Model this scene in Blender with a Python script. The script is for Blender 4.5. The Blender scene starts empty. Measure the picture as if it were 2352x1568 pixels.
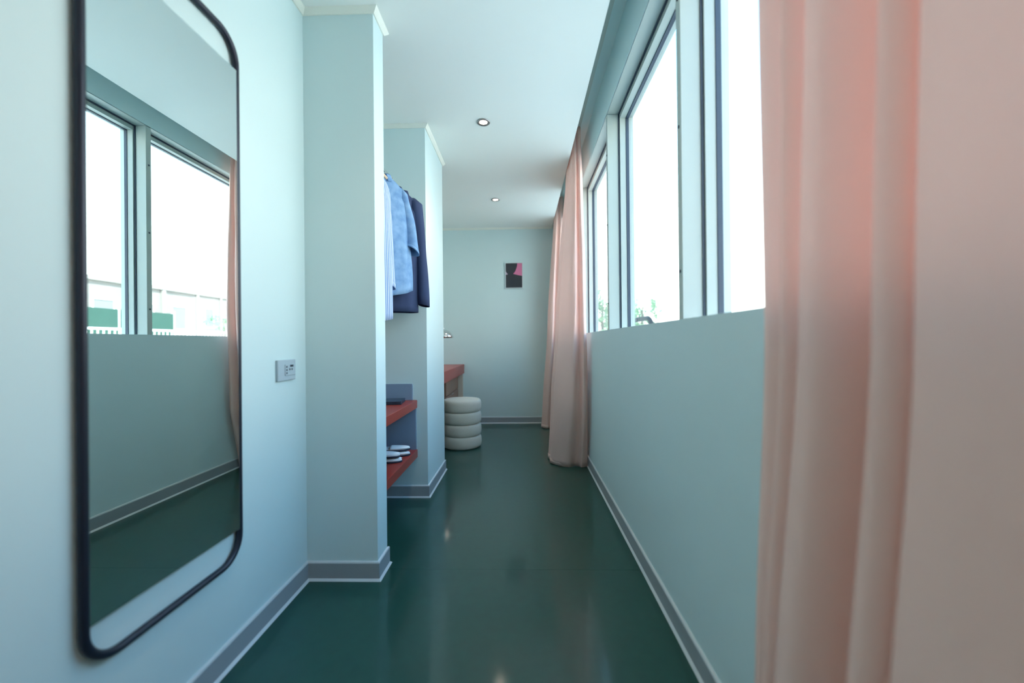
import bpy, bmesh, math, random
from mathutils import Vector, Matrix
random.seed(7)
scene = bpy.context.scene
C = scene.collection

# ------------------------------------------------------------------ camera
cam_d = bpy.data.cameras.new('camera'); cam = bpy.data.objects.new('camera', cam_d); C.objects.link(cam)
cam_d.sensor_width = 36.0; cam_d.lens = 936.58/2352*36.0
cam_d.clip_start = 0.02; cam_d.clip_end = 400
YAW, PITCH, ROLL = .0254, -.0024, .0099
cam.matrix_world = (Matrix.Translation((0, 0, 1.08)) @ Matrix.Rotation(YAW, 4, 'Z') @ Matrix.Rotation(math.pi/2-PITCH, 4, 'X')
                    @ Matrix.Rotation(-ROLL, 4, 'Z'))
cam_d.dof.use_dof = True; cam_d.dof.focus_distance = 2.7; cam_d.dof.aperture_fstop = 1.1
scene.camera = cam

# ------------------------------------------------------------------ world, sun, exposure
w = bpy.data.worlds.new('sky'); scene.world = w; w.use_nodes = True
nt = w.node_tree; nt.nodes.clear()
tc = nt.nodes.new('ShaderNodeTexCoord'); sp = nt.nodes.new('ShaderNodeSeparateXYZ')
rp = nt.nodes.new('ShaderNodeValToRGB'); bg = nt.nodes.new('ShaderNodeBackground'); wo = nt.nodes.new('ShaderNodeOutputWorld')
rp.color_ramp.elements[0].position = 0.0; rp.color_ramp.elements[0].color = (1, .985, .95, 1)
rp.color_ramp.elements[1].position = 1.0; rp.color_ramp.elements[1].color = (.12, .38, .85, 1)
for pz, cz in ((.25, (.93, .965, .97, 1)), (.5, (.36, .65, .96, 1)), (.75, (.16, .46, .92, 1))):
    e = rp.color_ramp.elements.new(pz); e.color = cz
nt.links.new(tc.outputs['Generated'], sp.inputs[0]); nt.links.new(sp.outputs['Z'], rp.inputs[0])
nt.links.new(rp.outputs[0], bg.inputs['Color']); nt.links.new(bg.outputs[0], wo.inputs[0])
bg.inputs['Strength'].default_value = 5.5

sun_d = bpy.data.lights.new('sun', 'SUN'); sun = bpy.data.objects.new('sun', sun_d); C.objects.link(sun)
sun_d.energy = 17.0; sun_d.angle = .01; sun_d.color = (1, .96, .9)
sun.rotation_euler = Vector((.55, .35, -.76)).to_track_quat('-Z', 'Y').to_euler()   # shines away over the roof, never into the windows

scene.view_settings.view_transform = 'Standard'; scene.view_settings.look = 'None'
scene.view_settings.gamma = 1.0; scene.view_settings.use_curve_mapping = False
scene.view_settings.exposure = 0.09
scene.cycles.max_bounces = 14; scene.cycles.diffuse_bounces = 10; scene.cycles.transparent_max_bounces = 16

# ------------------------------------------------------------------ materials
def mat(name, col, rough=.6, metal=0., noise=0., nscale=40., bump=0., bscale=60., spec=.5, emit=None, trans=0., stretch=None, coat=0.):
    m = bpy.data.materials.new(name); m.use_nodes = True
    n = m.node_tree.nodes; l = m.node_tree.links
    b = n['Principled BSDF']; out = n['Material Output']
    b.inputs['Roughness'].default_value = rough; b.inputs['Metallic'].default_value = metal
    b.inputs['Specular IOR Level'].default_value = spec; b.inputs['Coat Weight'].default_value = coat
    b.inputs['Base Color'].default_value = (*col, 1)
    t = n.new('ShaderNodeTexCoord'); mp = n.new('ShaderNodeMapping'); l.new(t.outputs['Object'], mp.inputs[0])
    if stretch: mp.inputs['Scale'].default_value = stretch
    if noise:
        nz = n.new('ShaderNodeTexNoise'); nz.inputs['Scale'].default_value = nscale; nz.inputs['Detail'].default_value = 4
        l.new(mp.outputs[0], nz.inputs['Vector'])
        mx = n.new('ShaderNodeMix'); mx.data_type = 'RGBA'
        mx.inputs['A'].default_value = (*[c*(1-noise) for c in col], 1)
        mx.inputs['B'].default_value = (*[min(1, c*(1+noise)) for c in col], 1)
        l.new(nz.outputs['Fac'], mx.inputs['Factor']); l.new(mx.outputs['Result'], b.inputs['Base Color'])
    if bump:
        nb = n.new('ShaderNodeTexNoise'); nb.inputs['Scale'].default_value = bscale; nb.inputs['Detail'].default_value = 3
        l.new(mp.outputs[0], nb.inputs['Vector'])
        bp = n.new('ShaderNodeBump'); bp.inputs['Strength'].default_value = bump; bp.inputs['Distance'].default_value = .01
        l.new(nb.outputs['Fac'], bp.inputs['Height']); l.new(bp.outputs[0], b.inputs['Normal'])
    if emit:
        b.inputs['Emission Color'].default_value = (*emit[0], 1); b.inputs['Emission Strength'].default_value = emit[1]
    if trans:
        tr = n.new('ShaderNodeBsdfTranslucent'); tr.inputs['Color'].default_value = (*[.92*c**.45 for c in col], 1)
        ms = n.new('ShaderNodeMixShader'); ms.inputs[0].default_value = trans
        l.new(b.outputs[0], ms.inputs[1]); l.new(tr.outputs[0], ms.inputs[2]); l.new(ms.outputs[0], out.inputs['Surface'])
    return m

def srgb(r, g, b):
    f = lambda c: (c/255/12.92) if c <= 10 else ((c/255+.055)/1.055)**2.4
    return (f(r), f(g), f(b))

M = {}
M['wall'] = mat('aqua_wall_paint', srgb(202, 222, 223), .6, noise=.015, nscale=3, bump=.015, bscale=180)
M['ceiling'] = mat('ceiling_paint', srgb(238, 241, 236), .75, noise=.01, nscale=3)
M['trim'] = mat('white_trim', srgb(226, 230, 220), .5)
M['base'] = mat('grey_baseboard', srgb(152, 160, 164), .42)
M['lip'] = mat('pale_lip', srgb(196, 204, 206), .45)
M['frame'] = mat('window_white', srgb(180, 190, 184), .4)
M['gasket'] = mat('rubber_gasket', srgb(58, 72, 88), .5)
M['black'] = mat('black_metal', srgb(34, 40, 54), .35, metal=.3)
M['mirror'] = mat('mirror_silver', (.72, .80, .79), .0, metal=1)
M['pink'] = mat('pink_curtain', srgb(247, 214, 203), .9, noise=.05, nscale=500, bump=.08, bscale=700, trans=.28, spec=.1)
M['boucle'] = mat('cream_boucle', srgb(214, 211, 198), .95, noise=.05, nscale=160, bump=.6, bscale=260, spec=.1)
M['red'] = mat('red_laminate', srgb(158, 58, 48), .35, noise=.04, nscale=8)
M['lilac'] = mat('lilac_laminate', srgb(130, 150, 174), .25)
M['wood'] = mat('brown_wood', srgb(150, 112, 92), .5, noise=.2, nscale=14, stretch=(6, 6, .7))
M['palewood'] = mat('pale_panel', srgb(196, 186, 172), .5)
M['chrome'] = mat('chrome', (.8, .8, .8), .08, metal=1)
M['steel'] = mat('steel', (.42, .40, .40), .35, metal=1)
M['navy'] = mat('navy_wool', srgb(56, 68, 98), .9, noise=.08, nscale=300, bump=.1, bscale=500, spec=.15)
M['navyl'] = mat('navy_lining', srgb(30, 34, 52), .8)
M['white'] = mat('white_cotton', srgb(232, 234, 236), .85, noise=.02, nscale=80)
M['darkedge'] = mat('dark_piping', srgb(40, 48, 66), .7)
M['plate'] = mat('grey_plate', srgb(172, 187, 195), .35)
M['hole'] = mat('socket_hole', srgb(40, 48, 60), .6)
M['folder'] = mat('dark_folder', srgb(44, 60, 76), .35)
M['pic_dark'] = mat('print_dark', srgb(42, 46, 54), .5)
M['pic_pink'] = mat('print_pink', srgb(214, 120, 158), .5)
M['pic_pale'] = mat('print_pale', srgb(200, 178, 196), .5)
M['silver'] = mat('silver_frame', srgb(206, 216, 218), .35)
M['bulb'] = mat('lamp_glow', (1, .95, .85), .5, emit=((1, .80, .62), 14))
M['bulb2'] = mat('desk_bulb', (1, .95, .85), .5, emit=((1, .9, .78), 14))
M['wooden'] = mat('hanger_wood', srgb(214, 190, 160), .45)
M['button'] = mat('button', srgb(214, 220, 226), .4)
M['jbutton'] = mat('jacket_button', srgb(96, 62, 62), .4)
M['concrete'] = mat('pale_concrete', srgb(150, 146, 140), .8, noise=.12, nscale=1.2)
M['plaster'] = mat('pale_plaster', srgb(132, 128, 124), .8, noise=.16, nscale=1.5)
M['ground'] = mat('pale_gravel', srgb(207, 200, 185), .9, noise=.1, nscale=3)
M['net'] = mat('green_netting', srgb(40, 74, 64), .8, noise=.2, nscale=6)
M['white_ext'] = mat('white_rail', srgb(236, 236, 232), .5)
M['leaf'] = mat('leaf', srgb(118, 156, 116), .7, noise=.25, nscale=2, trans=.35)
M['bark'] = mat('bark', srgb(116, 104, 92), .9, noise=.2, nscale=8)
M['darkrail'] = mat('dark_rail', srgb(22, 23, 28), .7, spec=.2)
M['roofing'] = mat('roofing', srgb(120, 124, 124), .9)
M['shade_in'] = mat('lamp_inner', srgb(240, 240, 236), .4)

def floor_mat():
    m = mat('green_linoleum', srgb(34, 84, 74), .30, spec=.25, coat=.55); m.node_tree.nodes['Principled BSDF'].inputs['Coat Roughness'].default_value = .10
    n = m.node_tree.nodes; l = m.node_tree.links; b = n['Principled BSDF']
    t = n.new('ShaderNodeTexCoord')
    a = n.new('ShaderNodeTexNoise'); a.inputs['Scale'].default_value = 25; a.inputs['Detail'].default_value = 3
    l.new(t.outputs['Object'], a.inputs['Vector'])
    r1 = n.new('ShaderNodeValToRGB'); r1.color_ramp.elements[0].color = (*srgb(26, 68, 61), 1); r1.color_ramp.elements[1].color = (*srgb(28, 72, 64), 1)
    r1.color_ramp.elements[0].position = .3; r1.color_ramp.elements[1].position = .7
    l.new(a.outputs['Fac'], r1.inputs[0])
    l.new(r1.outputs[0], b.inputs['Base Color'])
    return m
M['floor'] = floor_mat()

def cloth_mat(name, c1, c2, stripes=0., trans=.12):
    m = mat(name, c1, .9, bump=.1, bscale=400, spec=.1, trans=trans)
    n = m.node_tree.nodes; l = m.node_tree.links; b = n['Principled BSDF']
    t = n.new('ShaderNodeTexCoord')
    if stripes:
        wv = n.new('ShaderNodeTexWave'); wv.bands_direction = 'X'; wv.inputs['Scale'].default_value = stripes; wv.inputs['Distortion'].default_value = .3
    else:
        wv = n.new('ShaderNodeTexNoise'); wv.inputs['Scale'].default_value = 22; wv.inputs['Detail'].default_value = 8
    l.new(t.outputs['Object'], wv.inputs['Vector'])
    r = n.new('ShaderNodeValToRGB'); r.color_ramp.elements[0].position = .35; r.color_ramp.elements[1].position = .65
    r.color_ramp.elements[0].color = (*c1, 1); r.color_ramp.elements[1].color = (*c2, 1)
    l.new(wv.outputs['Fac'], r.inputs[0]); l.new(r.outputs[0], b.inputs['Base Color'])
    return m
M['chambray'] = cloth_mat('chambray', srgb(112, 150, 194), srgb(140, 176, 212))
M['striped'] = cloth_mat('blue_stripes', srgb(104, 146, 204), srgb(222, 230, 240), stripes=28)

def glass_mat():
    m = bpy.data.materials.new('clear_pane'); m.use_nodes = True
    n = m.node_tree.nodes; l = m.node_tree.links; n.remove(n['Principled BSDF'])
    tr = n.new('ShaderNodeBsdfTransparent'); tr.inputs['Color'].default_value = (.96, .985, .975, 1)
    gl = n.new('ShaderNodeBsdfGlossy'); gl.inputs['Roughness'].default_value = .01
    lw = n.new('ShaderNodeLayerWeight'); lw.inputs['Blend'].default_value = .5          # Schlick reflectance, same from both sides of the pane
    pw = n.new('ShaderNodeMath'); pw.operation = 'POWER'; pw.inputs[1].default_value = 5; l.new(lw.outputs['Facing'], pw.inputs[0])
    fr = n.new('ShaderNodeMath'); fr.operation = 'MULTIPLY_ADD'; fr.inputs[1].default_value = .97; fr.inputs[2].default_value = .03; l.new(pw.outputs[0], fr.inputs[0])
    ms = n.new('ShaderNodeMixShader')
    l.new(fr.outputs[0], ms.inputs[0]); l.new(tr.outputs[0], ms.inputs[1]); l.new(gl.outputs[0], ms.inputs[2])
    l.new(ms.outputs[0], n['Material Output'].inputs['Surface'])
    return m
M['glass'] = glass_mat()

# ------------------------------------------------------------------ helpers
def link(name, me, m, parent=None, smooth=False):
    o = bpy.data.objects.new(name, me); C.objects.link(o)
    if m is not None: me.materials.append(M[m] if isinstance(m, str) else m)
    if smooth:
        for p in me.polygons: p.use_smooth = True
    if parent is not None: o.parent = parent
    return o
def from_bm(name, bm, m, parent=None, smooth=False):
    bmesh.ops.recalc_face_normals(bm, faces=bm.faces)
    me = bpy.data.meshes.new(name); bm.to_mesh(me); bm.free()
    return link(name, me, m, parent, smooth)
def add_box(bm, x0, x1, y0, y1, z0, z1, bev=0.):
    r = bmesh.ops.create_cube(bm, size=1)
    vs = r['verts']
    for v in vs:
        v.co = Vector((x0+(v.co.x+.5)*(x1-x0), y0+(v.co.y+.5)*(y1-y0), z0+(v.co.z+.5)*(z1-z0)))
    if bev:
        es = list({e for v in vs for e in v.link_edges})
        bmesh.ops.bevel(bm, geom=es, offset=bev, segments=2, profile=.6, affect='EDGES')
def box(name, x0, x1, y0, y1, z0, z1, m, parent=None, bev=0.):
    bm = bmesh.new(); add_box(bm, x0, x1, y0, y1, z0, z1, bev)
    return from_bm(name, bm, m, parent)
def boxes(name, lst, m, parent=None, bev=0.):
    bm = bmesh.new()
    for b in lst: add_box(bm, *b, bev)
    return from_bm(name, bm, m, parent)
def grid(name, rows, m, parent=None, closed=False, cap=False, smooth=True, thick=0.):
    """rows: list of equal-length point lists"""
    vs = [tuple(p) for r in rows for p in r]; n = len(rows[0]); fs = []
    for i in range(len(rows)-1):
        for j in range(n if closed else n-1):
            a, b = i*n+j, i*n+(j+1) % n
            fs.append((a, b, b+n, a+n))
    if cap:
        fs.append(tuple(range(n))); fs.append(tuple(reversed(range((len(rows)-1)*n, len(rows)*n))))
    me = bpy.data.meshes.new(name); me.from_pydata(vs, [], fs); me.update()
    bm = bmesh.new(); bm.from_mesh(me); bmesh.ops.recalc_face_normals(bm, faces=bm.faces); bm.to_mesh(me); bm.free()
    o = link(name, me, m, parent, smooth)
    if thick:
        md = o.modifiers.new('thickness', 'SOLIDIFY'); md.thickness = thick; md.offset = 0
    return o
def lathe(name, prof, m, parent=None, seg=48, center=(0, 0, 0), smooth=True):
    rows = []
    for r, z in prof:
        rows.append([(center[0]+r*math.cos(2*math.pi*k/seg), center[1]+r*math.sin(2*math.pi*k/seg), center[2]+z) for k in range(seg)])
    return grid(name, rows, m, parent, closed=True, cap=True, smooth=smooth)
def tube_rows(pts, rad, seg=12, closed=False, flat=1.):
    pts = [Vector(p) for p in pts]; n = len(pts); rows = []; up = None
    for i in range(n):
        a = pts[i-1] if (i > 0 or closed) else pts[i]
        b = pts[(i+1) % n] if (i < n-1 or closed) else pts[i]
        d = (b-a).normalized()
        if up is None:
            up = Vector((0, 0, 1)) if abs(d.z) < .9 else Vector((1, 0, 0))
        s = d.cross(up).normalized(); up = s.cross(d).normalized()
        r = rad[i] if isinstance(rad, (list, tuple)) else rad
        rows.append([pts[i]+s*r*math.cos(2*math.pi*k/seg)+up*r*flat*math.sin(2*math.pi*k/seg) for k in range(seg)])
    if closed: rows.append(rows[0])
    return rows
def tube(name, pts, rad, m, parent=None, seg=12, closed=False):
    o = grid(name, tube_rows(pts, rad, seg, closed), m, parent, closed=True, cap=not closed)
    if closed:
        bm = bmesh.new(); bm.from_mesh(o.data); bmesh.ops.remove_doubles(bm, verts=bm.verts, dist=1e-5); bm.to_mesh(o.data); bm.free()
    return o
def empty(name, loc=(0, 0, 0), rz=0.):
    o = bpy.data.objects.new(name, None); C.objects.link(o); o.empty_display_size = .05
    o.location = loc; o.rotation_euler = (0, 0, rz); return o
def tag(o, label, cat, group=None):
    o['label'] = label; o['category'] = cat
    if group: o['group'] = group
    return o
def struct(o, label=None, cat=None):
    o['kind'] = 'structure'
    if label: o['label'] = label
    if cat: o['category'] = cat
    return o
def place(root):
    """children were modelled in world coordinates: move root's base out of their way"""
    inv = Matrix.Translation(root.location) @ root.rotation_euler.to_matrix().to_4x4()
    for c in root.children: c.matrix_parent_inverse = inv.inverted()
    return root
def prism_y(name, prof, y0, y1, m, parent=None):
    """profile in (x, z) run along y"""
    return grid(name, [[(x, y0, z) for x, z in prof], [(x, y1, z) for x, z in prof]], m, parent, closed=True, cap=True, smooth=False)
def prism_pts(name, prof, a, b, out, m, parent=None):
    """profile (d, z): d = distance from the wall along 'out'; mitre given by start/end offsets per unit d"""
    (ax, ay, am), (bx, by, bm_) = a, b
    dx, dy = bx-ax, by-ay; L = math.hypot(dx, dy); dx /= L; dy /= L
    ra = [(ax+out[0]*d-dx*am*d, ay+out[1]*d-dy*am*d, z) for d, z in prof]
    rb = [(bx+out[0]*d+dx*bm_*d, by+out[1]*d+dy*bm_*d, z) for d, z in prof]
    return grid(name, [ra, rb], m, parent, closed=True, cap=True, smooth=False)

# ------------------------------------------------------------------ room shell
XL, XR, XN, XP = -1.0, .567, -1.36, -.672
ZC, XE = 2.62, .411
P1, P1B, P2, P2B, YB, YR = 1.855, 1.984, 2.852, 3.4655, 5.467, -2.8
SEAM = 1.942
HEAD, SILL = 2.575, 1.157

fl = struct(box('floor', -1.5, .80, YR-.1, YB+.1, -.12, -.003, 'floor'), 'dark green glossy linoleum floor of the corridor', 'floor')
for a, b in ((YR, SEAM-.0006), (SEAM+.0006, YB)):
    box('linoleum_sheet', -1.36, .566, a, b, -.003, 0, 'floor', fl)

struct(box('ceiling', -1.5, XE, YR-.1, YB+.1, ZC, ZC+.30, 'ceiling'), 'pale matt ceiling ending at the curtain slot', 'ceiling')
struct(box('ceiling_slot', XE, .738, YR-.1, YB+.1, 2.87, 2.92, 'wall'), 'recessed curtain slot above the windows', 'ceiling')
struct(box('ceiling_roof', -1.6, .76, YR-.2, YB+.25, 2.92, 3.05, 'roofing'), 'flat roof slab over the corridor', 'roof')
struct(box('wall_left', -1.5, XL, YR, P1, 0, ZC, 'wall'), 'pale aqua wall carrying the mirror', 'wall')
struct(box('wall_divider_near', -1.5, XP, P1, P1B, 0, ZC, 'wall'), 'narrow aqua wall return in front of the wardrobe niche', 'wall')
struct(box('wall_divider_far', XN, XP, P2, P2B, 0, ZC, 'wall'), 'aqua wall return behind the wardrobe niche', 'wall')
struct(box('wall_niche', -1.5, XN, P1B, YB, 0, ZC, 'wall'), 'aqua rear wall of wardrobe niche and desk bay', 'wall')
struct(box('wall_back', -1.5, .80, YB, YB+.12, 0, 2.92, 'wall'), 'aqua end wall with the small picture', 'wall')
struct(box('wall_rear', -1.5, .80, YR-.12, YR, 0, 2.92, 'wall'), 'aqua wall behind the viewer', 'wall')
# window wall: low parapet with a lip, lintel above, end piers
struct(boxes('wall_right', [(XR, .612, YR, YB, 0, SILL), (.612, .738, YR, YB, 0, 1.02), (XR, .738, YR, YB, HEAD, 2.87),
                            (.6121, .738, 5.22, YB, 1.0201, HEAD-.0001), (.6121, .738, YR, -2.30, 1.0201, HEAD-.0001)], 'wall'),
       'low aqua parapet wall below the strip of windows', 'wall')
struct(box('wall_left_outer', -1.62, -1.505, YR-.1, YB+.2, -.3, 2.92, 'plaster'), 'outer skin of the left wall', 'wall')

# baseboards: grey vinyl with a pale top lip and a pale foot
BH = .086
def baseboard(name, a, b, out, label):
    o = struct(prism_pts(name, [(0, .010), (.010, .010), (.010, BH-.008), (0, BH-.008)], a, b, out, 'base'), label, 'baseboard')
    prism_pts('top_lip', [(0, BH-.008), (.010, BH-.008), (.008, BH-.002), (.004, BH), (0, BH)], a, b, out, 'lip', o)
    prism_pts('foot', [(0, .0005), (.019, .0005), (.016, .004), (.010, .010), (0, .010)], a, b, out, 'lip', o)
    return o
baseboard('baseboard_left', (XL, YR, 0), (XL, P1, -1), (1, 0), 'grey baseboard along the mirror wall')
baseboard('baseboard_divider_near_front', (XL, P1, -1), (XP, P1, 1), (0, -1), 'grey baseboard on front of the near wall return')
baseboard('baseboard_divider_near_end', (XP, P1, 1), (XP, P1B, 1), (1, 0), 'grey baseboard on end of the near wall return')
baseboard('baseboard_divider_far_front', (XN, P2, -1), (XP, P2, 1), (0, -1), 'grey baseboard under the red shelves')
baseboard('baseboard_divider_far_end', (XP, P2, 1), (XP, P2B, 1), (1, 0), 'grey baseboard on end of the far wall return')
baseboard('baseboard_niche', (XN, P1B, 0), (XN, P2, -1), (1, 0), 'grey baseboard inside the wardrobe niche')
baseboard('baseboard_desk_bay', (XN, P2B, 0), (XN, YB, -1), (1, 0), 'grey baseboard in the desk bay')
baseboard('baseboard_back', (XN, YB, -1), (XR, YB, -1), (0, -1), 'grey baseboard along the end wall')
baseboard('baseboard_right', (XR, YR, 0), (XR, YB, -1), (-1, 0), 'grey baseboard below the windows')

# white ceiling trim
CP = [(0, ZC-.024), (.006, ZC-.024), (.012, ZC-.018), (.022, ZC-.006), (.024, ZC-.0003), (0, ZC-.0003)]
trims = [((XL, YR, 0), (XL, P1, -1), (1, 0), 'mirror wall'), ((XL, P1, -1), (XP, P1, 1), (0, -1), 'front of near wall return'),
         ((XP, P1, 1), (XP, P1B, 1), (1, 0), 'end of near wall return'), ((XN, P2, -1), (XP, P2, 1), (0, -1), 'front of far wall return'),
         ((XP, P2, 1), (XP, P2B, 1), (1, 0), 'end of far wall return'), ((XN, YB, -1), (XE, YB, 0), (0, -1), 'end wall'),
         ((XN, P1B, 0), (XN, P2, -1), (1, 0), 'wardrobe niche'), ((XN, P2B, 0), (XN, YB, -1), (1, 0), 'desk bay')]
for i, (a, b, o_, d) in enumerate(trims):
    struct(prism_pts('trim_%d' % (i+1), CP, a, b, o_, 'trim'), 'thin white ceiling trim on the '+d, 'trim')

# ------------------------------------------------------------------ windows of the strip
posts = [-2.29, -1.04, .21, 1.462, 2.69, 3.965, 5.20]
PW = .038
def window(n, ya, yb, label):
    """opening from ya (near post's far face) to yb (far post's near face); slim deep profiles"""
    root = empty('window_%d' % n, (.65, (ya+yb)/2, 1.02))
    struct(root, label, 'window')
    z0, z1 = 1.0205, HEAD-.0045
    def ring(name, x0, x1, m, parent, a, b, az, bz):
        # rectangular ring: outer inset a / inner inset b at the jambs, az / bz at head and foot
        return boxes(name, [(x0, x1, ya+a, ya+b, z0+az, z1-az), (x0, x1, yb-b, yb-a, z0+az, z1-az), (x0, x1, ya+b, yb-b, z0+az, z0+bz), (x0, x1, ya+b, yb-b, z1-bz, z1-az)], m, parent)
    ring('outer_frame', .708, .735, 'frame', root, .0, .014, .0, .030)
    ring('frame_gasket', .641, .6495, 'gasket', root, .0, .005, .0, .007)
    for k, (y0, y1) in enumerate(((ya, ya+.013), (yb-.013, yb))): box('sash_stile', .650, .688, y0, y1, z0, z1, 'frame', root, .001)
    for k, (a, b) in enumerate(((z0, z0+.033), (z1-.033, z1))): box('sash_rail', .650, .688, ya+.0135, yb-.0135, a, b, 'frame', root, .001)
    ring('glazing_gasket', .6885, .7075, 'gasket', root, .0, .016, .0, .037)
    box('pane', .698, .704, ya+.016, yb-.016, z0+.037, z1-.037, 'glass', root)
    # reveal lining at the head, pale like the frame
    box('head_lining', .571, .735, ya, yb, HEAD-.004, HEAD-.0006, 'frame', root)
    # slim post at the far end, held with three screws
    p = box('post', .571, .735, yb, yb+PW, 1.0205, HEAD-.0045, 'frame', root, .002)
    for z in (1.33, 1.85, 2.31):
        bm = bmesh.new(); bmesh.ops.create_cone(bm, cap_ends=True, segments=12, radius1=.006, radius2=.006, depth=.004)
        bmesh.ops.rotate(bm, verts=bm.verts, matrix=Matrix.Rotation(math.pi/2, 3, 'Y'))
        bmesh.ops.translate(bm, verts=bm.verts, vec=(.5702, yb+.020, z)); from_bm('screw', bm, 'gasket', p)
    return place(root)
wlab = ['white framed window farthest behind the viewer', 'white framed window hidden behind the foreground curtain', 'white framed window partly covered by the foreground curtain',
        'white framed middle window with the bent dark rail outside', 'white framed window beside the gathered middle curtain', 'white framed window between the two far curtains']
for i in range(len(posts)-1):
    window(i+1, posts[i]+PW, posts[i+1], wlab[i])

# ------------------------------------------------------------------ curtains
def catmull(P, per=10):
    out = []; n = len(P)
    for i in range(n-1):
        p0, p1, p2, p3 = P[max(i-1, 0)], P[i], P[i+1], P[min(i+2, n-1)]
        for k in range(per):
            t = k/per
            out.append(tuple(.5*((2*b)+(-a+c)*t+(2*a-5*b+4*c-d)*t*t+(-a+3*b-3*c+d)*t**3) for a, b, c, d in zip(p0, p1, p2, p3)))
    out.append(tuple(P[-1])); return out
def curtain(keys, zt, zb, nz, label, group, ripple=0., seed=0):
    """keys: list of (z, plan path) from top to bottom, paths share their point count"""
    paths = [(z, catmull(p)) for z, p in keys]
    rows = []
    rnd = random.Random(seed)
    for i in range(nz+1):
        z = zt+(zb-zt)*i/nz
        # find the span
        for k in range(len(paths)-1):
            if paths[k][0] >= z >= paths[k+1][0]: break
        za, pa = paths[k]; zc, pc = paths[k+1]
        t = 0 if za == zc else (za-z)/(za-zc); t = min(1, max(0, t)); t = t*t*(3-2*t)*.5+t*.5
        row = []
        for j, (a, b) in enumerate(zip(pa, pc)):
            x = a[0]+(b[0]-a[0])*t; y = a[1]+(b[1]-a[1])*t
            x += ripple*math.sin(j*.37+z*5.0+seed)*math.sin(z*3.1+j*.11)
            row.append((x, y, z))
        rows.append(row)
    o = grid('curtain', rows, 'pink', thick=.0035)
    tag(o, label, 'curtain', group)
    # stitched hem along the bottom
    hz = [r for r in rows[-1]]
    h = [[(x, y, zb+.045) for x, y, z in hz], [(x, y, zb+.0005) for x, y, z in hz]]
    hm = grid('hem', h, 'pink', o, thick=.0065)
    return o
# near curtain: mid-height plan path (x, y) from its far edge towards and past the viewer
mid = [(.492, .838), (.488, .815), (.512, .780), (.505, .765), (.470, .750), (.468, .735), (.500, .712), (.497, .702), (.460, .688), (.452, .662),
       (.458, .640), (.486, .622), (.532, .608), (.546, .590), (.530, .566), (.456, .538), (.446, .520), (.462, .505), (.490, .500), (.485, .494),
       (.456, .484), (.446, .462), (.444, .430), (.450, .395), (.462, .36), (.490, .335), (.515, .31), (.50, .28), (.455, .25), (.45, .21), (.47, .17), (.51, .14), (.50, .09), (.455, .05), (.46, .0)]
for k in range(12): mid += [(.512, -.05-.12*k), (.455, -.11-.12*k)]  # unseen folds added behind the viewer, blocking window light to darken the near room
def shift(p, dx, dedge=None, amp=1., dy=0.):
    out = []
    for i, (x, y) in enumerate(p):
        k = min(1, i/8.)
        d = dx if dedge is None else dedge*(1-k)+dx*k
        xx = .487+(x-.487)*amp+d
        out.append((min(xx, .553), y+dy))
    return out
near_keys = [(2.86, shift(mid, .006, .0, .9)), (1.75, shift(mid, .020, -.006, 1.0)), (1.08, mid), (.45, shift(mid, -.045, -.026, 1.1)), (.004, shift(mid, -.085, -.05, 1.2))]
curtain(near_keys, 2.86, .004, 60, 'large pink curtain hanging in the foreground, nearest of the three curtains', 'pink curtains', 0.0, 1)
# middle curtain, gathered beyond the third window
ft = [(.500, 3.40), (.486, 3.38), (.470, 3.41), (.455, 3.39), (.440, 3.44), (.430, 3.48), (.465, 3.54), (.440, 3.60), (.428, 3.67), (.475, 3.74), (.440, 3.82), (.480, 3.90), (.445, 3.98), (.485, 4.06), (.455, 4.13)]
fm = [(.528, 3.385), (.500, 3.345), (.475, 3.40), (.432, 3.36), (.385, 3.43), (.330, 3.56), (.395, 3.62), (.340, 3.69), (.318, 3.76), (.405, 3.82), (.360, 3.89), (.43, 3.96), (.375, 4.03), (.44, 4.10), (.40, 4.16)]
fl_ = [(.542, 3.42), (.500, 3.38), (.468, 3.43), (.412, 3.39), (.335, 3.46), (.272, 3.60), (.340, 3.65), (.285, 3.72), (.265, 3.79), (.36, 3.85), (.300, 3.92), (.39, 3.99), (.32, 4.06), (.41, 4.13), (.35, 4.19)]
fb = [(.550, 3.545), (.500, 3.515), (.455, 3.555), (.385, 3.52), (.300, 3.57), (.240, 3.66), (.310, 3.70), (.250, 3.76), (.240, 3.82), (.34, 3.89), (.27, 3.95), (.36, 4.02), (.29, 4.10), (.38, 4.16), (.32, 4.22)]
curtain([(2.86, ft), (1.4, fm), (.55, fl_), (.004, fb)], 2.86, .004, 60, 'gathered pink curtain flaring to the floor between the windows and the farthest curtain', 'pink curtains', .004, 2)
st = [(.52, 5.02), (.495, 5.00), (.47, 5.03), (.445, 5.01), (.425, 5.05), (.43, 5.10), (.47, 5.15), (.43, 5.20), (.48, 5.26), (.43, 5.32), (.48, 5.38), (.44, 5.43)]
sm = [(.47, 5.06), (.44, 5.03), (.41, 5.07), (.38, 5.04), (.34, 5.08), (.325, 5.14), (.38, 5.18), (.33, 5.23), (.40, 5.28), (.34, 5.33), (.41, 5.38), (.36, 5.43)]
sb = [(.40, 5.10), (.37, 5.07), (.34, 5.11), (.30, 5.08), (.26, 5.11), (.235, 5.17), (.30, 5.21), (.245, 5.26), (.32, 5.30), (.25, 5.34), (.33, 5.39), (.27, 5.43)]
curtain([(2.86, st), (1.4, sm), (.004, sb)], 2.86, .004, 50, 'narrow pink curtain beside the end wall, farthest of the three curtains', 'pink curtains', .003, 3)
# slim curtain rail up in the slot
tag(box('curtain_rail', .470, .500, YR+.05, YB-.04, 2.862, 2.8695, 'frame'), 'slim white curtain rail inside the ceiling slot', 'rail')

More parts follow.
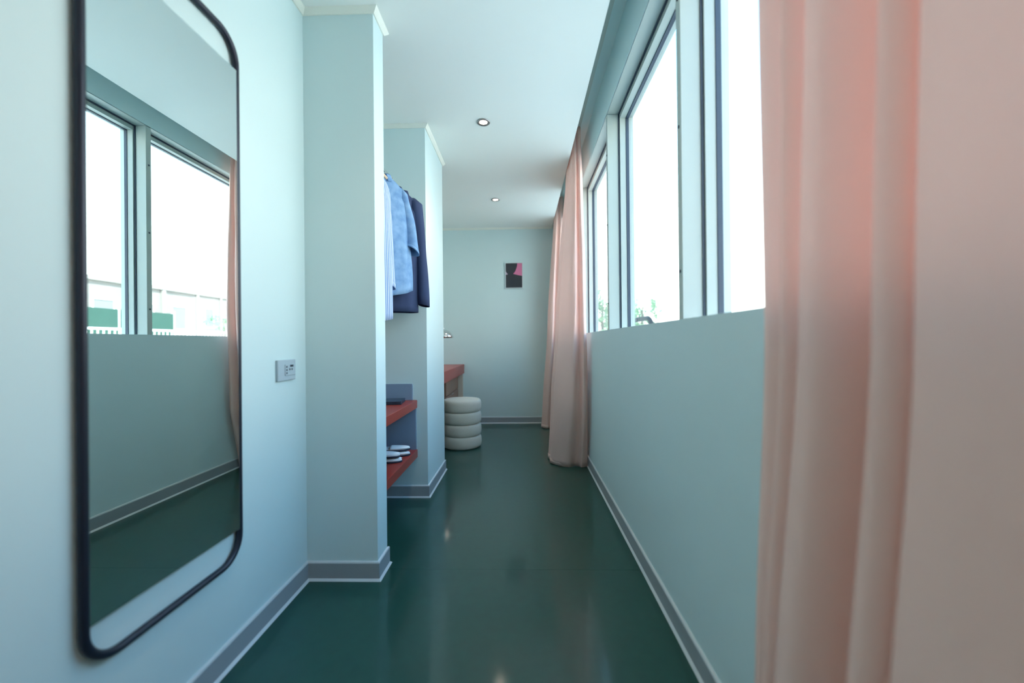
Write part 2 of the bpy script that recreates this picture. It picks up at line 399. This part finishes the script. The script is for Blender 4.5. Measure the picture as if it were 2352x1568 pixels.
# ------------------------------------------------------------------ wall mirror
def mirror():
    y0, y1, z0, z1, rc, r = .889, 1.391, .348, 2.135, .085, .0105
    root = empty('wall_mirror', (XL+.012, (y0+y1)/2, z0))
    pts = []
    for (cy, cz, a0) in ((y1-rc, z1-rc, 0), (y0+rc, z1-rc, 90), (y0+rc, z0+rc, 180), (y1-rc, z0+rc, 270)):
        for k in range(11):
            a = math.radians(a0+9*k); pts.append((XL+.0125, cy+rc*math.cos(a), cz+rc*math.sin(a)))
    tube('frame', pts, r, 'black', root, 14, closed=True)
    g = box('mirror_glass', XL+.015, XL+.020, y0+.006, y1-.006, .447, 2.030, 'mirror', root, .0008)
    return tag(place(root), 'tall wall mirror in a rounded black tube frame with open ends', 'mirror')
mirror()

# ------------------------------------------------------------------ wall socket
def disc(name, x, y, z, r, d, m, parent, seg=16):
    bm = bmesh.new(); bmesh.ops.create_cone(bm, cap_ends=True, segments=seg, radius1=r, radius2=r, depth=d)
    bmesh.ops.rotate(bm, verts=bm.verts, matrix=Matrix.Rotation(math.pi/2, 3, 'Y'))
    bmesh.ops.translate(bm, verts=bm.verts, vec=(x, y, z)); return from_bm(name, bm, m, parent)
sk = empty('wall_socket', (XL, 1.69, .93))
box('cover_plate', XL+.0003, XL+.011, 1.625, 1.754, .930, 1.017, 'plate', sk, .003)
box('socket_insert', XL+.011, XL+.014, 1.672, 1.744, .951, .997, 'plate', sk, .001)
for z in (.961, .974, .987): disc('pin_hole', XL+.0142, 1.682, z, .0042, .001, 'hole', sk)
disc('earth_recess', XL+.0140, 1.712, .976, .015, .001, 'plate', sk, 24)
for dy in (-.007, .009): disc('pin_hole', XL+.0148, 1.710+dy, .976, .0042, .001, 'hole', sk)
box('switch_tab', XL+.0142, XL+.016, 1.706, 1.728, .986, .995, 'hole', sk, .0006)
tag(place(sk), 'pale grey wall socket plate beside the mirror', 'socket')

# ------------------------------------------------------------------ recessed downlights
def downlight(x, y, label):
    root = empty('downlight', (x, y, ZC-.006))
    lathe('trim_ring', [(.028, -.001), (.046, -.001), (.048, -.004), (.044, -.0075), (.033, -.0065), (.028, -.003)], 'steel', root, 36, (x, y, ZC))
    lathe('bulb', [(.001, -.0012), (.0275, -.0012), (.0275, -.0035), (.020, -.0045), (.001, -.005)], 'bulb', root, 36, (x, y, ZC))
    ld = bpy.data.lights.new('downlight_glow', 'SPOT'); lo = bpy.data.objects.new('downlight_glow', ld); C.objects.link(lo)
    ld.energy = 14; ld.color = (1, .84, .68); ld.spot_size = 1.9; ld.spot_blend = .8; ld.shadow_soft_size = .03
    lo.location = (x, y, ZC-.02); lo.parent = root
    return tag(place(root), label, 'ceiling light', 'recessed downlights')
downlight(-.257, 2.836, 'lit round recessed downlight, nearer of the two visible')
downlight(-.274, 4.38, 'lit round recessed downlight near the end wall, smaller of the two visible')
downlight(-.24, 1.28, 'lit round recessed downlight over the mirror')
downlight(-.24, -.28, 'lit round recessed downlight above the viewer')

# ------------------------------------------------------------------ picture on the end wall
def picture():
    x0, x1, z0, z1, y = -.224, .016, 1.803, 2.150, YB
    root = empty('framed_picture', ((x0+x1)/2, y, z0))
    f = .010
    for a in ((x0, x0+f, z0, z1), (x1-f, x1, z0, z1), (x0+f, x1-f, z0, z0+f), (x0+f, x1-f, z1-f, z1)):
        box('frame_bar', a[0], a[1], y-.018, y-.0005, a[2], a[3], 'silver', root, .001)
    px0, px1, pz0, pz1 = x0+f, x1-f, z0+f, z1-f
    W, Hh = px1-px0, pz1-pz0
    bd = box('print', px0, px1, y-.008, y-.001, pz0, pz1, 'pic_dark', root)
    def patch(name, poly, m):
        bm = bmesh.new()
        a = [bm.verts.new((px0+u*W, y-.0085, pz1-v*Hh)) for u, v in poly]; b = [bm.verts.new((px0+u*W, y-.008, pz1-v*Hh)) for u, v in poly]
        bm.faces.new(a); bm.faces.new(list(reversed(b)))
        for i in range(len(poly)): bm.faces.new((a[i], b[i], b[(i+1) % len(poly)], a[(i+1) % len(poly)]))
        from_bm(name, bm, m, bd)
    patch('pink_area', [(.70, 0), (1, 0), (1, .52), (.75, .485), (.46, .435), (.58, .33), (.66, .20), (.70, .10)], 'pic_pink')
    patch('pale_area', [(0, .33), (.03, .36), (.13, .44), (.10, .455), (0, .465)], 'pic_pale')
    return tag(place(root), 'small framed abstract print in black and pink on the end wall', 'picture')
picture()

# ------------------------------------------------------------------ wardrobe shelves
sh = empty('wall_shelf_unit', (-1.05, 2.42, .28))
for zt in (.683, .338):
    box('shelf', XN+.004, -.742, P1B+.004, P2-.004, zt-.055, zt, 'red', sh, .003)
box('end_panel', XN+.004, -.750, P2-.018, P2-.001, .338, .628, 'lilac', sh)
box('upstand', XN+.004, -.774, P2-.016, P2-.001, .683, .797, 'lilac', sh, .001)
box('back_panel', XN+.001, XN+.004, P1B+.004, P2-.004, .283, .797, 'lilac', sh)
tag(place(sh), 'red two-tier shelf unit with blue-grey panels in the niche', 'shelf')

fo = empty('document_folder', (-.915, 2.70, .683))
fo.rotation_euler.z = .12
for z0, z1, m, n in ((.001, .006, 'folder', 'cover'), (.006, .015, 'folder', 'pages'), (.015, .021, 'folder', 'cover')):
    s = .0 if n == 'cover' else .004
    bm = bmesh.new(); add_box(bm, -.115+s, .115-s, -.085+s, .085-s, z0, z1, .001); from_bm(n, bm, m, fo)
tag(fo, 'thin dark grey-blue folder lying on the upper red shelf', 'folder')

def slipper(loc, rz, label, mirror=1):
    root = empty('slipper', loc, rz)
    def outline(scale=1., n=36):
        pts = []
        for k in range(n):
            a = 2*math.pi*k/n
            x = .125*math.cos(a); wv = .047+.003*math.cos(a)
            y = wv*math.sin(a)*(1-.18*math.exp(-((x+.02)/.05)**2))+mirror*.006*math.cos(a)*.8
            pts.append((x*scale, y*scale))
        return pts
    o = outline()
    grid('sole', [[(x*.97, y*.97, .0005) for x, y in o], [(x, y, .004) for x, y in o], [(x, y, .009) for x, y in o], [(x*.98, y*.98, .011) for x, y in o]], 'darkedge', root, closed=True, cap=True)
    o2 = outline(.97)
    grid('insole', [[(x, y, .0111) for x, y in o2], [(x, y, .016) for x, y in o2], [(x*.97, y*.97, .018) for x, y in o2]], 'white', root, closed=True, cap=True)
    # vamp: arched cover over the toes
    rows = []
    for i in range(9):
        x = -.005+.122*i/8
        hw = .95*(.047+.003*x/.125)*math.sqrt(max(.0, 1-(x/.125)**2)); hgt = .009*math.sqrt(max(0, 1-(i/8)**2.2))+.004
        rows.append([(x, -hw*math.cos(math.pi*j/10), .017+hgt*math.sin(math.pi*j/10)) for j in range(11)])
    grid('vamp', rows, 'white', root, thick=.004)
    return tag(root, label, 'slipper', 'slippers on the lower shelf')
slipper((-.875, 2.68, .338), .10, 'bottom white slipper of the stack nearer the blue-grey end panel')
slipper((-.877, 2.685, .3710), .16, 'top white slipper of the stack nearer the blue-grey end panel')
slipper((-.885, 2.545, .338), .02, 'bottom white slipper of the stack nearer the viewer', -1)
slipper((-.895, 2.540, .3710), .0, 'top white slipper of the stack nearer the viewer', -1)

# ------------------------------------------------------------------ wardrobe rail and clothes
RZ, RX = 2.150, -.845
rl = empty('wardrobe_rail', (RX, P1B, RZ))
tube('rod', [(RX, P1B+.012, RZ), (RX, P2-.012, RZ)], .011, 'chrome', rl, 16)
for y0, y1 in ((P1B+.0005, P1B+.012), (P2-.012, P2-.0005)): tube('flange', [(RX, y0, RZ), (RX, y1, RZ)], .022, 'chrome', rl, 20)
tag(place(rl), 'chrome clothes rail across the wardrobe niche', 'rail')

def hanger(y, rz, label, half=.185, drop=.062):
    root = empty('clothes_hanger', (RX, y, RZ-drop), rz)
    pts = []; rad = []
    for k in range(17):
        u = -1+k/8; pts.append((half*u, .012*(abs(u)**2)*1.0, -.005-.055*abs(u)**1.25)); rad.append(.011-.003*abs(u))
    tube('shoulder_bar', pts, rad, 'wooden', root, 10)
    hp = [(0, 0, 0), (0, 0, .025)]
    for k in range(13):
        a = math.radians(-90+22*k); hp.append((.0158*math.cos(a), 0, .062+.0158*math.sin(a)+.0))
    tube('hook', hp, .0019, 'chrome', root, 8)
    return tag(root, label, 'hanger', 'clothes hangers')

def ss(a, b, t):
    t = max(0, min(1, (t-a)/(b-a))); return t*t*(3-2*t)
def shirt(name, y, rz, m, label, zs, zhem, hw_sh, hw_hem, sleeve, cuffz, dep=.055, fold=.010, seed=0, tail=.0, sleeve_out=.06, sl_r=.075, jacket=False, x=RX):
    """local frame: x across the shoulders, -y is the front; z measured from the hanger"""
    root = empty(name, (x, y, 0), rz)
    N = 72; rows = []
    zneck = zs+.052
    zsq = [zneck, zs+.045, zs+.034, zs+.02, zs+.004, zs-.015, zs-.05] + [zs-.05+(zhem-zs+.05)*k/18 for k in range(1, 19)]
    for z in zsq:
        if z >= zs-.05:
            t = (zneck-z)/(zneck-zs+.05); hw = .062+(hw_sh-.062)*min(1, t**.62*1.08); d = .050+.012*math.sin(min(1, t)*math.pi)
            d = d*(1-.1*t); fo = 0
        else:
            t = (zs-.05-z)/(zs-.05-zhem); hw = hw_sh+(hw_hem-hw_sh)*ss(0, .9, t); d = dep+.012*t; fo = fold*ss(0, .7, t)
        row = []
        for k in range(N):
            a = 2*math.pi*k/N; ca, sa = math.cos(a), math.sin(a)
            px = hw*math.copysign(abs(ca)**.75, ca); py = d*math.copysign(abs(sa)**.8, sa)
            py += fo*(math.sin(px*38+seed)+.6*math.sin(px*71+1.7*seed))*(abs(sa)**.5)
            pz = z
            if z < zs-.05: pz -= tail*((1-(abs(px)/hw)**2))*ss(.6, 1, t)
            row.append((px, py, pz))
        rows.append(row)
    b = grid('body', rows, m, root, closed=True, thick=.003)
    # sleeves
    for s in (-1, 1):
        p0 = Vector((s*(hw_sh-.035), 0, zs-.045)); L = zs-.03-cuffz
        pts = []; rad = []
        n = 12
        for k in range(n+1):
            t = k/n
            pts.append((p0.x+s*(sleeve_out*math.sin(t*math.pi*.5)), -.004-.03*t*t if jacket else -.012*t, p0.z+.03*(1-t)-L*t))
            rad.append(sl_r*(1.0-.22*t) if jacket else sl_r*(.9+.12*t))
        rws = []
        for i, (p, r) in enumerate(zip(pts, rad)):
            row = []
            for k in range(24):
                a = 2*math.pi*k/24
                rr = r*(1+.05*math.sin(3*a+i*.7+seed))
                row.append((p[0]+rr*.62*math.cos(a), p[1]+rr*.72*math.sin(a), p[2]+(.35*r*math.cos(a)*(-s) if not jacket else .15*r*math.cos(a)*(-s))*(1 if i > 0 else .5)))
            rws.append(row)
        top = [(p0.x-s*.012+.35*(q[0]-pts[0][0]), .4*q[1], p0.z+.062) for q in rws[0]]
        sv = grid('sleeve', [top]+rws, m, root, closed=True, thick=.003)
        # cuff band
        c = rws[-1]; c2 = rws[-2]
        cb = [[(a_[0]+(b_[0]-a_[0])*f, a_[1]+(b_[1]-a_[1])*f, a_[2]+(b_[2]-a_[2])*f) for a_, b_ in zip(c, c2)] for f in (-.02, .55)]
        cen = Vector((sum(p[0] for p in c)/24, sum(p[1] for p in c)/24, 0))
        cb = [[(cen.x+(p[0]-cen.x)*1.04, cen.y+(p[1]-cen.y)*1.04, p[2]) for p in r] for r in cb]
        if not jacket: grid('cuff', cb, m, sv, closed=True, thick=.003)
        else:
            for k in range(3):
                bmb = bmesh.new(); bmesh.ops.create_uvsphere(bmb, u_segments=10, v_segments=6, radius=.008)
                bmesh.ops.scale(bmb, verts=bmb.verts, vec=(.5, 1, 1)); q = rws[-2-0][0 if s > 0 else 12]
                bmesh.ops.translate(bmb, verts=bmb.verts, vec=(q[0]+s*.003, q[1]+.006, q[2]+.0+.022*k-.01)); from_bm('sleeve_button', bmb, 'jbutton', sv, True)
    # collar: stand and folded leaf
    cr = []
    for (r, z, dx) in ((.060, zneck-.006, 1.0), (.057, zneck+.022, 1.0), (.060, zneck+.030, 1.0), (.068, zneck+.024, 1.04), (.080, zneck-.010, 1.08)):
        row = []
        for k in range(33):
            a = math.radians(-90+14+(360-28)*k/32)
            front = max(0, -math.sin(a))
            row.append((r*dx*math.cos(a), r*.82*math.sin(a)-.006*front, z-(.030 if r > .07 else .022)*front**2))
        cr.append(row)
    grid('collar', cr, m, root, thick=.0025)
    # front placket with buttons, or lapels
    def front_y(z):  # front surface of the body at x = 0
        t = (zs-.05-z)/(zs-.05-zhem); return -(dep+.012*t)-.6*fold*ss(0, .7, max(0, t))-.006
    if not jacket:
        pr = []
        for k in range(24):
            z = zs-.02+(zhem-tail+.012-zs+.02)*k/23
            yy = min(front_y(z), -.058)-.003 if z < zs-.05 else -.058
            pr.append([(-.016, yy, z), (.016, yy, z)])
        pk = grid('placket', pr, m, root, thick=.003)
        for k in range(6):
            z = zs-.04-(zs-zhem-.1)*k/5.5
            bmb = bmesh.new(); bmesh.ops.create_cone(bmb, cap_ends=True, segments=12, radius1=.005, radius2=.005, depth=.003)
            bmesh.ops.rotate(bmb, verts=bmb.verts, matrix=Matrix.Rotation(math.pi/2, 3, 'X'))
            bmesh.ops.translate(bmb, verts=bmb.verts, vec=(0, (min(front_y(z), -.058) if z < zs-.05 else -.058)-.006, z)); from_bm('button', bmb, 'button', root)
    else:
        for s in (-1, 1):
            rws = []
            for k in range(10):
                t = k/9; z = zneck-.01-(.33)*t; wdt = .075*math.sin(math.pi*min(1, .15+.85*t))*(1 if t < .95 else .3)+.004
                xin = s*(.055*(1-t)); yy = -.060-.012*math.sin(math.pi*t)
                rws.append([(xin, yy, z), (xin+s*wdt*.5, yy-.006, z), (xin+s*wdt, yy-.001, z-.0)])
            grid('lapel', rws, m, root, thick=.003)
        for k in range(2):
            bmb = bmesh.new(); bmesh.ops.create_cone(bmb, cap_ends=True, segments=12, radius1=.008, radius2=.008, depth=.004)
            bmesh.ops.rotate(bmb, verts=bmb.verts, matrix=Matrix.Rotation(math.pi/2, 3, 'X'))
            bmesh.ops.translate(bmb, verts=bmb.verts, vec=(0, front_y(zs-.4-.1*k)-.004, zs-.4-.1*k)); from_bm('button', bmb, 'jbutton', root)
    return tag(root, label, 'jacket' if jacket else 'shirt', 'clothes on the wardrobe rail')
A = math.radians
hanger(2.19, A(55), 'wooden hanger holding the striped shirt', .15)
hanger(2.40, A(48), 'wooden hanger holding the plain light blue shirt', .17)
hanger(2.62, A(34), 'wooden hanger holding the navy jacket', .17)
shirt('striped_shirt', 2.19, A(55), 'striped', 'blue and white striped shirt hanging nearest the viewer', 1.975, 1.23, .155, .165, True, 1.42, fold=.012, seed=1.2, tail=.03, sleeve_out=.02, sl_r=.05)
shirt('plain_shirt', 2.40, A(48), 'chambray', 'plain light blue short-sleeved shirt in front of the navy jacket', 2.02, 1.415, .185, .222, True, 1.675, fold=.010, seed=.4, tail=.05, sleeve_out=.060, sl_r=.072)
shirt('suit_jacket', 2.62, A(34), 'navy', 'navy blue suit jacket hanging behind the blue shirt', 2.025, 1.285, .195, .175, True, 1.345, dep=.06, fold=.005, seed=2.0, sleeve_out=.045, sl_r=.075, jacket=True)

# ------------------------------------------------------------------ desk bay: desk, lamp, pouf
dk = empty('desk', (-1.06, 4.45, 0))
box('desk_top', XN+.004, -.782, P2B+.004, YB-.012, .675, .795, 'red', dk, .004)
box('end_panel', XN+.012, -.800, YB-.045, YB-.013, .0005, .675, 'palewood', dk, .001)
pd = box('drawer_pedestal', XN+.012, -.875, 4.55, YB-.046, .08, .675, 'wood', dk, .001)
for i in range(3):
    d = box('drawer_front', -.8745, -.862, 4.56, YB-.056, .09+.195*i, .275+.195*i, 'wood', dk, .002)
    box('drawer_pull', -.8615, -.856, 4.90, 5.05, .262+.195*i, .268+.195*i, 'steel', d)
box('plinth', XN+.012, -.90, 4.56, YB-.05, .0005, .08, 'wood', dk)
box('side_panel', XN+.012, -.875, P2B+.006, P2B+.030, .0005, .675, 'wood', dk, .001)
tag(place(dk), 'thick red desk top on brown wooden drawers in the bay', 'desk')

lp = empty('desk_lamp', (-.925, 4.80, .795))
lathe('base', [(.001, .0005), (.065, .0005), (.067, .006), (.06, .012), (.012, .016), (.001, .016)], 'chrome', lp, 36, (-.13, 0, 0))
tube('stem', [(-.13, 0, .015), (-.13, 0, .40), (-.125, 0, .44), (-.10, 0, .465), (-.06, 0, .472), (0, 0, .465), (0, 0, .44)], .006, 'chrome', lp, 12)
dome = [(.001, .446), (.03, .442), (.06, .428), (.085, .405), (.104, .375), (.113, .347)]
shd = lathe('shade', dome+[(.110, .347), (.101, .374), (.083, .402), (.058, .424), (.03, .438), (.001, .441)], 'chrome', lp, 44)
bmb = bmesh.new(); bmesh.ops.create_uvsphere(bmb, u_segments=20, v_segments=12, radius=.03); bmesh.ops.translate(bmb, verts=bmb.verts, vec=(0, 0, .40)); from_bm('bulb', bmb, 'bulb2', lp, True)
tag(lp, 'chrome dome desk lamp standing on the red desk', 'lamp')

pf = empty('pouf', (-.64, 4.262, 0))
tiers = 4; hh = .122
for i in range(tiers):
    zc = .004+hh*i; prof = [(.001, zc)]
    R = .203
    for k in range(15):
        a = -math.pi/2+math.pi*k/14
        prof.append((R-.036+.036*math.copysign(abs(math.cos(a))**.62, math.cos(a)), zc+hh/2+(hh/2+.002)*math.copysign(abs(math.sin(a))**.8, math.sin(a))))
    if i == tiers-1: prof += [(.10, zc+hh+.008), (.05, zc+hh+.011), (.001, zc+hh+.012)]
    else: prof.append((.001, zc+hh))
    o = lathe('padded_ring', prof, 'boucle', pf, 56)
lathe('glide_base', [(.001, .0005), (.15, .0005), (.15, .004), (.001, .004)], 'black', pf, 40)
tag(pf, 'round cream boucle pouf of four stacked padded rings', 'pouf')

# ------------------------------------------------------------------ outside
gr = struct(box('ground', -150, 200, -150, 200, -.5, -.3, 'ground'), 'pale ground outside the windows', 'ground')

def building(name, x, y, rz, L, D, Hh, label, bays, parapet=True):
    root = empty(name, (x, y, -.3), rz)
    bm = bmesh.new(); add_box(bm, 0, D, 0, L, 0, Hh); from_bm('wall', bm, 'plaster', root)
    bm = bmesh.new(); add_box(bm, -.15, D+.15, -.15, L+.15, Hh, Hh+.18); from_bm('cornice', bm, 'concrete', root)
    for k in range(bays):
        yc = L*(k+.5)/bays
        f = boxes('window', [(-.06, -.001, yc-.55, yc+.55, Hh*.50, Hh*.52), (-.06, -.001, yc-.55, yc+.55, Hh*.80, Hh*.82), (-.06, -.001, yc-.55, yc-.50, Hh*.52, Hh*.80), (-.06, -.001, yc+.50, yc+.55, Hh*.52, Hh*.80)], 'white_ext', root)
        box('pane', -.02, -.005, yc-.50, yc+.50, Hh*.52, Hh*.80, 'roofing', f)
        if parapet: box('pier', -.12, -.001, L*k/bays-.12 if k else 0, L*k/bays+.12, 0, Hh, 'concrete', root)
    return tag(root, label, 'building')
building('low_building', 19.0, 12.0, 0, 13.5, 7, 4.65, 'pale low industrial building seen in the mirror beyond the green netting', 6)
building('flat_roofed_building', 27.0, 30.0, 0, 14, 8, 5.9, 'pale flat-roofed building farther off, right of the low one in the mirror', 5)
# green netting fence
nf = empty('netting_fence', (13.0, 13.0, -.3))
yy = 13.55; k = 0
while yy < 17.2:
    box('fence_post', 12.97, 13.03, yy-.03, yy+.03, -.3, 2.55, 'white_ext', nf)
    if yy+1.2 <= 17.4: box('netting_panel', 12.995, 13.005, yy+.03, yy+1.17, .6, 2.45, 'net', nf)
    yy += 1.2
tag(place(nf), 'dark green netting fence on pale posts outside', 'fence')
# low white balustrade
bl = empty('white_balustrade', (9.0, 12.5, -.3))
box('top_rail', 8.96, 9.04, 8.0, 15.0, 1.52, 1.58, 'white_ext', bl); box('bottom_rail', 8.97, 9.03, 8.0, 15.0, .2, .25, 'white_ext', bl)
for k in range(48): box('baluster', 8.985, 9.015, 8.02+k*.148, 8.05+k*.148, -.3, 1.52, 'white_ext', bl)
tag(place(bl), 'low white balustrade outside in front of the netting fence', 'railing')

def tree(x, y, h, rx, rz_, n, label, seed):
    rnd = random.Random(seed)
    root = empty('tree', (x, y, -.3))
    tube('trunk', [(0, 0, 0), (.03, .02, h*.3), (-.02, .04, h*.6), (.0, 0, h*.85)], [.09, .07, .05, .02], 'bark', root, 8)
    bm = bmesh.new()
    cl = [(rnd.uniform(-.8, .8)*rx, rnd.uniform(-.8, .8)*rx, h-rz_+rnd.uniform(-.85, .75)*rz_, rnd.uniform(.18, .4)*rx) for _ in range(44)]
    for i in range(n):
        c = rnd.choice(cl)
        d = Vector((rnd.gauss(0, 1), rnd.gauss(0, 1), rnd.gauss(0, 1))).normalized()*c[3]*rnd.random()**.45
        p = Vector((c[0], c[1], c[2]))+d
        u = Vector((rnd.gauss(0, 1), rnd.gauss(0, 1), rnd.gauss(0, 1))).normalized(); v = u.orthogonal().normalized()
        s = rnd.uniform(.05, .1)
        bm.faces.new([bm.verts.new(p+u*s), bm.verts.new(p+v*s*.45), bm.verts.new(p-u*s), bm.verts.new(p-v*s*.45)])
    f = from_bm('foliage', bm, 'leaf', root); f['kind'] = 'stuff'
    return tag(root, label, 'tree')
tree(3.15, 16.0, 3.55, .8, 1.5, 1900, 'sparse green tree outside the far window beside the middle curtain', 3)
tree(4.75, 16.2, 3.25, .72, 1.2, 1900, 'small green tree outside beyond the bent dark rail', 5)
tree(14.6, 22.2, 3.3, 1.1, 1.3, 1800, 'pale green bush outside, seen at the right of the mirror', 8)

# dark bent rail just outside
hr = empty('handrail', (1.6, 5.6, -.3))
tube('rail', [(1.6, 7.6, 1.30), (1.6, 6.9, 1.345), (1.6, 6.2, 1.372), (1.6, 5.7, 1.378), (1.6, 5.25, 1.372), (1.6, 5.18, 1.355), (1.6, 5.05, 1.27), (1.6, 4.9, 1.15), (1.6, 4.6, .95)], .030, 'darkrail', hr, 12)
for y, z in ((7.4, 1.3), (4.75, 1.05)): tube('support_post', [(1.6, y, -.3), (1.6, y, z)], .022, 'darkrail', hr, 10)
tag(place(hr), 'dark bent metal handrail just outside the middle window', 'handrail')
